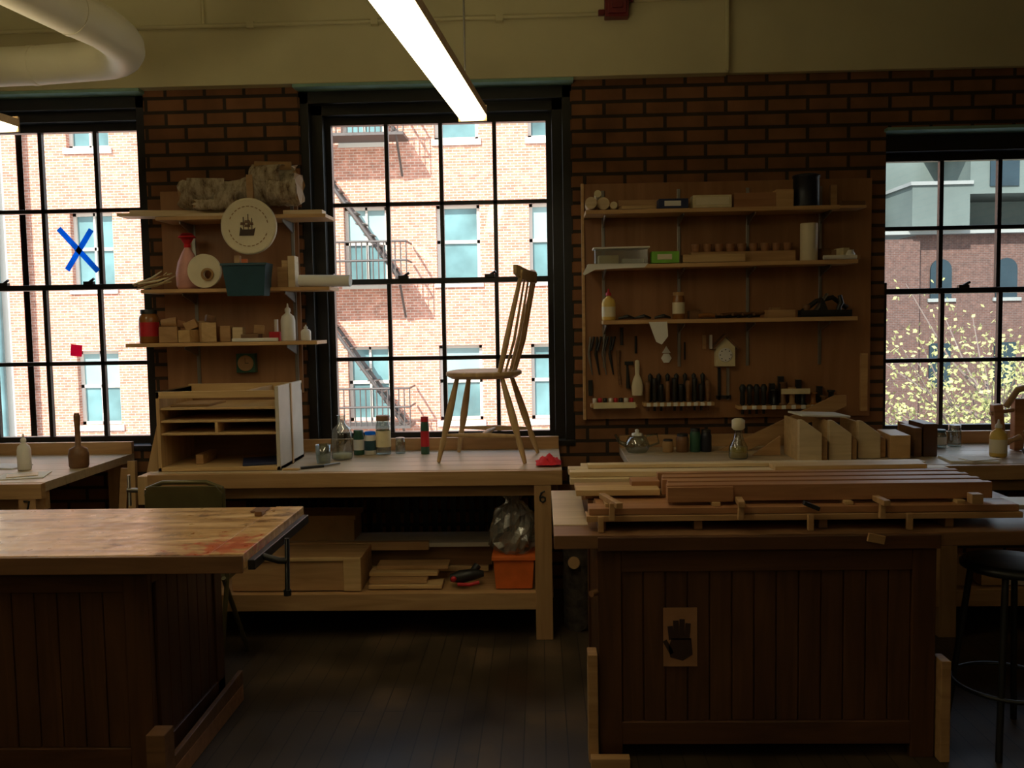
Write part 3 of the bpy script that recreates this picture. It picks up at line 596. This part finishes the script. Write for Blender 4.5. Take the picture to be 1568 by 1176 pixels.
b=B('hanging_tools')
for i,x in enumerate((.29,.33,.37,.41)):
    b.tube([(x,5.20,1.50),(x-.01,5.20,1.40),(x+.01,5.20,1.28)],[.006,.009,.004],M_dsteel if i%2 else M_steel); b.tube([(x+.02,5.20,1.50),(x+.0,5.19,1.42)],.007,M_dsteel)
b.tube([(.47,5.2,1.55),(.47,5.2,1.45)],.01,M_dsteel); b.tube([(.55,5.2,1.50),(.55,5.2,1.40)],.007,M_dsteel)
b.box(.275,.30,5.195,5.215,1.16,1.25,M_dsteel); b.tube([(.45,5.205,1.42),(.45,5.205,1.30),(.46,5.205,1.22)],[.012,.006,.01],M_brown)
b.tube([(.50,5.205,1.34),(.505,5.205,1.20)],[.006,.012],M_rubber); b.box(.485,.535,5.195,5.212,1.335,1.355,M_dsteel)
b.prism([(.60,1.58),(.70,1.58),(.705,1.50),(.67,1.455),(.64,1.47)],4.985,4.998,M_paper)
b.lathe(.725,5.21,1.37,[(.03,0),(.03,.01),(0,.012)],M_paper,6,R=R); b.prism([(.70,1.40),(.725,1.44),(.75,1.40)],5.2,5.21,M_paper)
b.box(.93,.95,5.19,5.21,1.42,1.5,M_bench); b.box(.97,.985,5.19,5.21,1.42,1.5,M_white)
b.tube([(.83,5.205,1.46),(.83,5.205,1.36)],.005,M_dsteel)
b.done(.001)
b=B('try_square'); b.box(1.02,1.035,5.205,5.218,1.125,1.31,M_dsteel); b.box(1.07,1.085,5.205,5.218,1.125,1.31,M_steel); b.box(1.01,1.095,5.205,5.218,1.13,1.15,M_dsteel); b.done()
b=B('dusting_brush'); b.lathe(.555,5.18,1.16,[(.03,0),(.034,.05),(.026,.09),(.012,.12),(.014,.17),(.012,.2),(0,.205)],M_cream,16,sy=.5); b.done()
b=B('house_clock'); b.prism([(1.0,1.32),(1.11,1.32),(1.11,1.43),(1.055,1.485),(1.0,1.43)],5.17,5.22,M_label); b.lathe(1.055,5.17,1.385,[(.04,0),(.04,.005),(.034,.006),(0,.004)],M_paper,24,R=R)
for i in range(8): b.box(1.055+.03*math.cos(i*.785)-.003,1.055+.03*math.cos(i*.785)+.003,5.162,5.164,1.385+.03*math.sin(i*.785)-.003,1.385+.03*math.sin(i*.785)+.003,M_black)
b.prism([(.985,1.415),(1.055,1.487),(1.125,1.415),(1.125,1.435),(1.055,1.505),(.985,1.435)],5.155,5.22,M_brown); b.done()
b=B('chisel_set')
for i in range(10):
    x=.612+i*.038; h=.12+.02*math.sin(i*2.1); b.lathe(x,5.16,1.121,[(.008,-.05),(.008,0),(.013,.01),(.012,h*.6),(.016,h*.85),(.012,h),(0,h)],M_rubber if i%3 else M_brown,12)
for i in range(7):
    x=.63+i*.05; b.lathe(x,5.195,1.121,[(.008,0),(.012,.02),(.010,.12),(.014,.15),(0,.165)],M_rubber,10)
for i in range(4):
    x=1.15+i*.04; b.lathe(x,5.16,1.096,[(.008,-.05),(.008,0),(.016,.01),(.013,.07),(.02,.10),(.01,.12),(0,.12)],M_rubber,12)
for i in range(8): b.lathe(.31+i*.03,5.18,1.116,[(0,0),(.012,0),(.012,.03),(0,.032)],(M_white,M_redp,M_dsteel)[i%3],10)
b.done()
b=B('thread_spools')
for i,(x,h,mm) in enumerate(((1.33,.09,M_dsteel),(1.38,.13,M_brown),(1.43,.10,M_card),(1.49,.09,M_dsteel),(1.55,.07,M_amber),(1.61,.05,M_brown),(1.65,.08,M_rubber))):
    b.lathe(x,5.16,1.096,[(0,0),(.022,0),(.022,.008),(.015,.012),(.015,h-.012),(.022,h-.008),(.022,h),(0,h)],mm,16)
b.box(1.36,1.52,5.12,5.13,1.16,1.19,M_label)
for x,h in ((1.31,.12),(1.36,.16),(1.46,.14),(1.58,.10)): b.box(x,x+.03,5.185,5.21,1.096,1.096+h,M_dsteel)
b.done()
# ------------------------------------------------------------------ things standing on back benches
zt=.861
b=B('glass_carboy'); b.lathe(-1.09,4.86,zt,[(0,0),(.052,0),(.058,.01),(.058,.14),(.05,.17),(.022,.195),(.02,.235),(.026,.24)],M_glass,28); b.lathe(-1.09,4.86,zt,[(0,.003),(.05,.005),(.052,.012),(.052,.03),(0,.03)],M_label,24); b.done()
b=B('glass_tumbler'); b.lathe(-1.16,4.72,zt,[(0,0),(.035,0),(.042,.10),(.040,.10),(.033,.008),(0,.008)],M_glass,24); b.done()
b=B('marking_knife'); b.box(-1.24,-1.12,4.55,4.57,zt,zt+.012,M_rubber,rot=(0,0,.5)); b.box(-1.32,-1.23,4.50,4.52,zt,zt+.01,M_pine); b.tube([(-1.13,4.59,zt+.008),(-1.06,4.66,zt+.008)],.006,M_steel,8); b.done(.002)
def small_jar(name,x,r,h,m,lid,label=None,y=5.02):
    b=B(name); jar(b,x,y,zt,r,h,m,lid,label,.85); b.done()
small_jar('paint_jar',-1.03,.03,.14,M_dgreen,M_dgreen,M_paper); small_jar('paint_jar',-.965,.033,.13,M_white,M_blue,M_teal)
small_jar('varnish_jar',-.89,.042,.22,M_glass,M_brown,M_label); small_jar('glass_jar',-.80,.028,.09,M_glass,M_steel,y=5.05)
small_jar('thermos_bottle',-.655,.024,.21,M_dgreen,M_redp,M_redp)
small_jar('glass_jar',2.19,.045,.10,M_glass,M_teal,M_paper); small_jar('glass_jar',2.30,.035,.12,M_glass,M_steel,y=5.06)
b=B('red_cloth'); rnd=random.Random(1); n=12; vs=[];fs=[]
for i in range(n):
    for j in range(n):
        u,v=i/(n-1),j/(n-1); vs.append((-.03+.13*u+rnd.uniform(-.005,.005),4.50+.18*v,zt+.006+.05*abs(math.sin(u*9+v*5))*math.sin(math.pi*u)*math.sin(math.pi*v)+rnd.uniform(0,.006)))
fs=[(i*n+j,(i+1)*n+j,(i+1)*n+j+1,i*n+j+1) for i in range(n-1) for j in range(n-1)]
b.add(vs,fs,M_redc,True); b.done()
b=B('white_glue_bottle'); bottle(b,-2.72,4.62,zt,.034,.19,M_white,M_white); b.done()
b=B('paper_sheets'); b.box(-2.72,-2.5,4.32,4.52,zt,zt+.004,M_paper,rot=(0,0,.3)); b.box(-2.98,-2.78,4.65,4.8,zt,zt+.006,M_paper,rot=(0,0,-.2)); b.box(-2.68,-2.54,4.36,4.46,zt+.005,zt+.009,M_blond,rot=(0,0,.5)); b.done()
b=B('carvers_mallet'); b.lathe(-2.46,4.68,zt,[(0,0),(.045,0),(.05,.01),(.052,.07),(.045,.10),(.015,.115),(.013,.2),(.017,.27),(.012,.29),(0,.29)],M_brown,24); b.done()
b=B('leaning_lumber')
for x,z1,a,mm in ((-2.34,.82,.05,M_bench),(-2.27,.86,-.03,M_pineZ),(-2.19,.80,.08,M_benchZ),(-2.13,.88,-.05,M_pineZ)): b.box(x-.022,x+.022,4.85,4.88,0,z1,mm,rot=(-.12,a,0))
b.done(.002)
b=B('glass_kettle'); b.lathe(.53,4.98,zt,[(0,0),(.05,0),(.065,.02),(.068,.045),(.05,.085),(.03,.095)],M_glass,28); b.lathe(.53,4.98,zt,[(.032,.093),(.03,.105),(.01,.11),(.012,.125),(0,.13)],M_white,20)
b.tube([(.47,4.98,zt+.04),(.43,4.98,zt+.06),(.41,4.98,zt+.10)],[.014,.010,.007],M_glass); b.tube([(.58,4.98,zt+.09),(.64,4.98,zt+.10),(.65,4.98,zt+.05),(.59,4.98,zt+.03)],.007,M_glass); b.done()
b=B('oil_bottle'); b.lathe(1.03,4.72,zt,[(0,0),(.045,0),(.05,.01),(.048,.06),(.028,.10),(.02,.13),(.022,.15)],M_glass,24); b.lathe(1.03,4.72,zt,[(0,.004),(.043,.006),(.044,.06),(0,.06)],M_yell,20); b.lathe(1.03,4.72,zt,[(.024,.15),(.034,.16),(.034,.20),(.02,.21),(0,.21)],M_cream,20); b.done()
b=B('dark_bottles')
for x,r,h,mm in ((.70,.03,.07,M_card),(.78,.035,.10,M_brown),(.85,.03,.13,M_dgreen),(.91,.03,.12,M_tin)): jar(b,x,4.98,zt,r,h,mm,M_rubber,None,.8)
b.done()
b=B('diagonal_board'); b.prism([(.98,zt),(1.14,zt),(1.68,1.10),(1.68,1.16),(1.62,1.16)],4.99,5.015,M_bench); b.prism([(1.12,zt),(1.27,zt),(1.27,.965)],4.80,4.82,M_bench); b.done(.002)
b=B('mitred_blocks')
for i in range(3):
    x=1.30+i*.165; y=4.56+.05*i; h=.215-.01*i
    b.prism([(x,zt),(x+.115,zt),(x+.115,zt+h-.07),(x+.02,zt+h),(x,zt+h)],y,y+.035,M_blond)
    b.prism([(x+.004,zt),(x+.111,zt),(x+.111,zt+h-.08),(x+.018,zt+h-.008),(x+.004,zt+h-.008)],y+.04,y+.30,M_pine)
    b.prism([(x+.12,zt),(x+.148,zt),(x+.148,zt+h-.10),(x+.12,zt+h-.08)],y+.02,y+.30,M_bench)
b.box(1.34,1.60,4.70,4.9,zt+.212,zt+.222,M_paper,rot=(0,.05,.1)); b.box(1.80,1.90,4.64,4.9,zt,zt+.12,M_shelf,rot=(0,0,-.1)); b.done(.003)
b=B('tool_chest_blocks'); b.box(1.93,1.97,4.7,4.90,zt,zt+.15,M_brown); b.box(1.98,2.05,4.7,4.9,zt,zt+.17,M_dark); b.box(2.0,2.11,4.95,5.1,zt,zt+.14,M_red); b.done(.003)
b=B('paper_sheets'); b.box(2.03,2.26,4.47,4.66,zt,zt+.01,M_paper,rot=(0,0,-.1)); b.box(2.1,2.27,4.48,4.58,zt+.011,zt+.014,M_paper,rot=(0,0,.3)); b.done()
b=B('yellow_glue_bottle'); bottle(b,2.35,4.68,zt,.042,.19,M_yell,M_white); b.lathe(2.35,4.68,zt,[(.0425,.02),(.0425,.09)],M_cream,22); b.done()
b=B('wooden_hand_screws')
for i,x in enumerate((2.42,2.52,2.62)):
    b.box(x,x+.05,4.85,4.9,zt+.003,zt+.25+.03*i,M_red,rot=(0,.1*(i-1),0)); b.lathe(x+.02,4.8,zt+.05+.05*i,[(.012,0),(.018,.02),(.012,.05),(.018,.09),(0,.1)],M_bench,14,R=Matrix.Rotation(1.2,3,'Y'))
b.tube([(2.40,4.87,zt+.2),(2.66,4.87,zt+.24)],.012,M_bench); b.tube([(2.46,4.83,zt+.24),(2.52,4.83,zt+.33),(2.64,4.83,zt+.36)],.018,M_bench); b.done(.004)
b=B('black_hand_drill'); b.tube([(2.44,4.6,zt+.03),(2.5,4.6,zt+.06),(2.58,4.6,zt+.06)],[.02,.03,.02],M_rubber); b.tube([(2.52,4.6,zt+.06),(2.52,4.6,zt+.16)],.018,M_rubber); b.done()
# ------------------------------------------------------------------ lower shelf contents
zs=.236
b=B('plywood_crate'); b.box(-1.60,-.93,4.50,4.79,zs,zs+.17,M_bench); b.box(-1.60,-.93,4.49,4.50,zs+.155,zs+.175,M_pine); b.box(-1.02,-.93,4.488,4.5,zs,zs+.175,M_pine); b.done(.003)
b=B('stored_planks')
for i,(x0,x1,y) in enumerate(((-.90,-.52,4.52),(-.90,-.60,4.54),(-.91,-.55,4.60),(-.88,-.5,4.65))): b.box(x0,x1,y,y+.12,zs+.022*i,zs+.022*i+.02,M_bench if i%2 else M_pine)
b.box(-1.5,-.30,4.84,5.0,zs,zs+.03,M_pine); b.box(-1.45,-.28,4.86,5.05,zs+.03,zs+.14,M_brown); b.box(-1.5,-.29,4.82,5.08,zs+.141,zs+.165,M_fridge); b.box(-1.40,-.62,4.80,4.84,zs+.13,zs+.175,M_bench)
b.done(.002)
b=B('storage_box'); b.box(-1.45,-1.04,4.88,5.08,zs+.166,zs+.30,M_card); b.box(-1.46,-1.03,4.87,5.09,zs+.285,zs+.31,M_card); b.done(.003)
b=B('cordless_drill'); b.tube([(-.48,4.56,zs+.045),(-.43,4.56,zs+.05),(-.36,4.57,zs+.06),(-.31,4.58,zs+.06)],[.02,.035,.03,.016],M_rubber); b.tube([(-.38,4.57,zs+.05),(-.34,4.60,zs+.10)],.02,M_rubber); b.lathe(-.46,4.525,zs+.05,[(.0,0),(.015,.0),(.015,.01),(0,.01)],M_redp,14,R=R); b.tube([(-.44,4.53,zs+.02),(-.38,4.52,zs+.02),(-.33,4.53,zs+.03)],.009,M_redp); b.done()
b=B('orange_storage_bin'); bin_(b,-.255,-.045,4.50,4.78,zs,zs+.165,M_orange,.012,.004); b.box(-.262,-.038,4.492,4.79,zs+.15,zs+.17,M_orange); b.done(.004)
b=B('plastic_bag'); rnd=random.Random(11); n=26
def blob(prof,m,j,cx=-.155,smooth=False):
    vs=[]
    for i,(r,h) in enumerate(prof):
        for k in range(n):
            t=2*math.pi*k/n; rr=r*(1+rnd.uniform(-j,j)); vs.append((cx+rr*math.cos(t),4.62+rr*math.sin(t),zs+.173+h+(rnd.uniform(-.014,.014) if i>1 else 0)))
    b.add(vs,[(i*n+k,i*n+(k+1)%n,(i+1)*n+(k+1)%n,(i+1)*n+k) for i in range(len(prof)-1) for k in range(n)],m)
blob(((.0,.0),(.09,.0),(.115,.03),(.12,.07),(.118,.11),(.11,.15),(.095,.19),(.08,.22),(.05,.245),(.03,.26),(.05,.29),(.07,.32)),M_bag,.16)
blob(((.0,.005),(.07,.005),(.08,.03),(.07,.06),(.04,.08),(0,.09)),M_brown,.12); b.done()
b=B('oak_log'); log(b,(.19,4.62,0.01),(.185,4.60,.52),.085,M_bark,20,6,.06); b.tube([(.16,4.55,.36),(.155,4.50,.37)],[.035,.03],M_card,16); b.done()
b=B('stored_scraps'); rnd=random.Random(21)
for i in range(9):
    x=2.06+i*.13; b.box(x,x+rnd.uniform(.06,.115),4.5,4.5+rnd.uniform(.08,.25),zs+.002,zs+rnd.uniform(.04,.16),rnd.choice([M_brown,M_bench,M_fridge,M_card]))
for i in range(3):
    x=1.5+i*.14; b.box(x,x+.12,4.5,4.7,zs+.002,zs+.05+.03*i,M_card)
b.done(.002)
# ------------------------------------------------------------------ outside
b=B('brick_building_opposite'); Y0=25; zlo,zhi=-9,15
cols=[-12.45+2.56*i for i in range(7)]; rows=[(-1.15+3.86*i-3.86,.95+3.86*i-3.86) for i in range(5)]
hw=.60; xe=[-14.3]+[e for c in cols for e in (c-hw,c+hw)]+[4.6]
for i in range(0,len(xe),2): b.box(xe[i],xe[i+1],Y0,Y0+.5,zlo,zhi,M_fac)
M_stone=plain('pale_stone',(.64,.58,.50),.8,var=.05,scale=1)
M_owg=plain('sky_tinted_glass',(.11,.21,.22),.2,var=.5,scale=.8)  # teal of the reflected sky is put into the base colour
M_shade=plain('window_blind',(.26,.38,.38),.6,var=.1,scale=1)
for ci,c in enumerate(cols):
    zz=[zlo]+[e for r in rows for e in r]+[zhi]
    for i in range(0,len(zz),2): b.box(c-hw,c+hw,Y0,Y0+.5,zz[i],zz[i+1],M_fac)
    for ri,r in enumerate(rows):
        b.box(c-hw-.08,c+hw+.08,Y0-.06,Y0+.05,r[0]-.16,r[0],M_stone); b.box(c-hw-.1,c+hw+.1,Y0-.02,Y0+.05,r[1],r[1]+.12,M_fac)
        b.box(c-hw,c+hw,Y0+.25,Y0+.3,r[0],r[1],M_owg); zmid=(r[0]+r[1])/2
        if (ci+ri)%2: b.box(c-hw,c+hw,Y0+.24,Y0+.25,zmid,r[1],M_shade)
        for xx in (c-hw,c+hw-.09): b.box(xx,xx+.09,Y0+.18,Y0+.25,r[0],r[1],M_stone)
        if ci%3==0: b.box(c-.03,c+.03,Y0+.18,Y0+.25,r[0],r[1],M_stone)
        for zc in (r[0],zmid,r[1]-.09): b.box(c-hw,c+hw,Y0+.18,Y0+.25,zc,zc+.09,M_stone)
b.box(-17.5,-14.3,Y0-.3,Y0+.5,zlo,zhi,M_stone)
b.box(-14.7,-14.3,Y0-.32,Y0,zlo,zhi,M_fac)
b.tube([(-14.95,Y0-.45,zlo),(-14.95,Y0-.45,zhi)],.10,M_owg,12); b.done()
b=B('fire_escape'); M_iron=plain('painted_iron',(.08,.065,.058),.5)
for z in (2.75,6.6,-1.15):
    b.box(-6.6,-3.5,Y0-1.1,Y0-.12,z-.08,z,M_iron)
    for zz in (z+.5,z+1.0): b.tube([(-6.6,Y0-1.1,zz),(-3.5,Y0-1.1,zz)],.03,M_iron,6); b.tube([(-3.5,Y0-1.1,zz),(-3.5,Y0-.1,zz)],.03,M_iron,6)
    for i in range(22): x=-6.6+i*3.1/21; b.tube([(x,Y0-1.1,z),(x,Y0-1.1,z+1)],.018,M_iron,5)
    for x in (-6.2,-3.7): b.tube([(x,Y0-1.05,z-.05),(x,Y0-.1,z-1.0)],.035,M_iron,6)
    for dy in (-.95,-.35): b.tube([(-3.7,Y0+dy,z),(-6.4,Y0+dy,z+3.85)],.05,M_iron,6)
    for i in range(13): t=i/13; b.box(-3.7-2.7*t-.12,-3.7-2.7*t+.12,Y0-.95,Y0-.35,z+3.85*t,z+3.85*t+.03,M_iron)
b.done()
b=B('distant_building'); Y1=42
M_grey=plain('grey_green_siding',(.11,.14,.13),.8,var=.15,scale=.5,spec=.1); M_roof=plain('pale_roof',(.24,.26,.25),.7,var=.1,scale=.5,spec=.1); M_dgl=plain('dark_window_glass',(.018,.035,.045),.6,scale=1,spec=.2)
b.box(13,30,Y1,Y1+8,5.2,9.3,M_grey); b.box(12.9,30,Y1-.2,Y1+8,9.3,9.5,M_roof); b.box(18.2,30,Y1-3,Y1,6.6,8.6,M_grey); b.box(17.4,30,Y1-3.2,Y1,8.6,8.8,M_roof)
for i in range(5): b.box(19+i*1.6,20.2+i*1.6,Y1-3.06,Y1-3,6.9,8.1,M_dgl)
b.box(15.8,18.2,Y1-3,Y1,5.25,7.0,M_grey); b.box(15.7,18.3,Y1-3.1,Y1,7.0,7.15,M_roof)
b.box(12,16.4,Y1-2.4,Y1-2,-9,4.8,M_fac2); b.box(16.4,30,Y1-2.0,Y1,-9,5.0,M_fac2); b.box(12,30,Y1-2.5,Y1-2,5.0,5.25,M_roof)
for x in (17.0,19.8,22.6):
    y=Y1-2.1
    b.box(x-.1,x+1.1,y,y+.1,2.1,2.25,M_roof); b.box(x,x+.9,y,y+.1,2.25,3.5,M_dgl)
    b.prism([(x+.45+.45*math.cos(t*math.pi/10),3.5+.45*math.sin(t*math.pi/10)) for t in range(11)],y,y+.1,M_dgl)
    b.box(x,x+.9,y,y+.1,-1.6,.3,M_dgl)
for i in range(24): b.tube([(18+i*.4,Y1-2.9,8.8),(18+i*.4,Y1-2.9,9.7)],.03,M_roof,5)
b.tube([(18,Y1-2.9,9.7),(28,Y1-2.9,9.7)],.04,M_roof,5); b.done()
b=B('autumn_tree'); rnd=random.Random(12); TX,TY=10.9,22
M_leaf=plain('autumn_leaves',(.30,.30,.11),.7,var=.55,scale=3); M_twig=plain('grey_twig',(.16,.12,.10),.8)
b.tube([(TX,TY,-9),(TX,TY,-4),(TX+.2,TY,-1)],[.3,.22,.12],M_twig)
ends=[]
for i in range(70):
    a=rnd.uniform(0,6.28); h=rnd.uniform(-5,-.5); L_=rnd.uniform(1.2,3.0); up=rnd.uniform(.6,2.4)
    p=Vector((TX+.05,TY,h)); q=p+Vector((math.cos(a)*L_*.5,math.sin(a)*L_*.5,up*.5)); r_=p+Vector((math.cos(a)*L_,math.sin(a)*L_,up*1.3))
    b.tube([p,q,r_],[.05,.03,.01],M_twig,5); ends+=[q,r_,(q+r_)/2]
vs=[];fs=[]
for e in ends:
    for _ in range(26):
        c=e+Vector((rnd.gauss(0,.38),rnd.gauss(0,.38),rnd.gauss(0,.32)))
        if c.z>1.3 and rnd.random()<.6: continue
        u=Vector((rnd.uniform(-1,1),rnd.uniform(-1,1),rnd.uniform(-1,1))).normalized()*.065; w=u.orthogonal().normalized()*.05; o=len(vs)
        vs+=[c+u,c+w,c-u,c-w]; fs.append((o,o+1,o+2,o+3))
b.add(vs,fs,M_leaf); b.done()
b=B('street_ground'); b.box(-60,60,6.5,80,-9.2,-9,plain('asphalt',(.25,.24,.23),.9)); b.done()
# ------------------------------------------------------------------ light, world, camera
sd=bpy.data.lights.new('sun','SUN'); sd.energy=10; sd.angle=.009; sd.color=(1,.95,.88)
so=bpy.data.objects.new('sun',sd); scn.collection.objects.link(so)
so.rotation_euler=Vector((.42,.80,-.72)).to_track_quat('-Z','Y').to_euler(); so.location=(0,-5,20)
w=bpy.data.worlds.new('sky'); scn.world=w; w.use_nodes=True; nt=w.node_tree; bg=nt.nodes['Background']
tc=nt.nodes.new('ShaderNodeTexCoord'); sp=nt.nodes.new('ShaderNodeSeparateXYZ'); nt.links.new(tc.outputs['Generated'],sp.inputs[0])
nt.links.new(ramp(nt,sp.outputs['Z'],[(.0,(.95,.95,.93)),(.25,(.80,.89,1)),(1.0,(.4,.58,.9))]),bg.inputs['Color']); bg.inputs['Strength'].default_value=2.6
cd=bpy.data.cameras.new('camera'); cd.sensor_width=36; cd.lens=36*1380/1568; cd.clip_end=300
co=bpy.data.objects.new('camera',cd); scn.collection.objects.link(co); co.location=(0,0,1.6)
Rm=Matrix.Rotation(.0318,3,'Z')@Matrix.Rotation(math.pi/2-.0701,3,'X')@Matrix.Rotation(-.0170,3,'Z')
co.rotation_euler=Rm.to_euler(); scn.camera=co
scn.view_settings.view_transform='Standard'
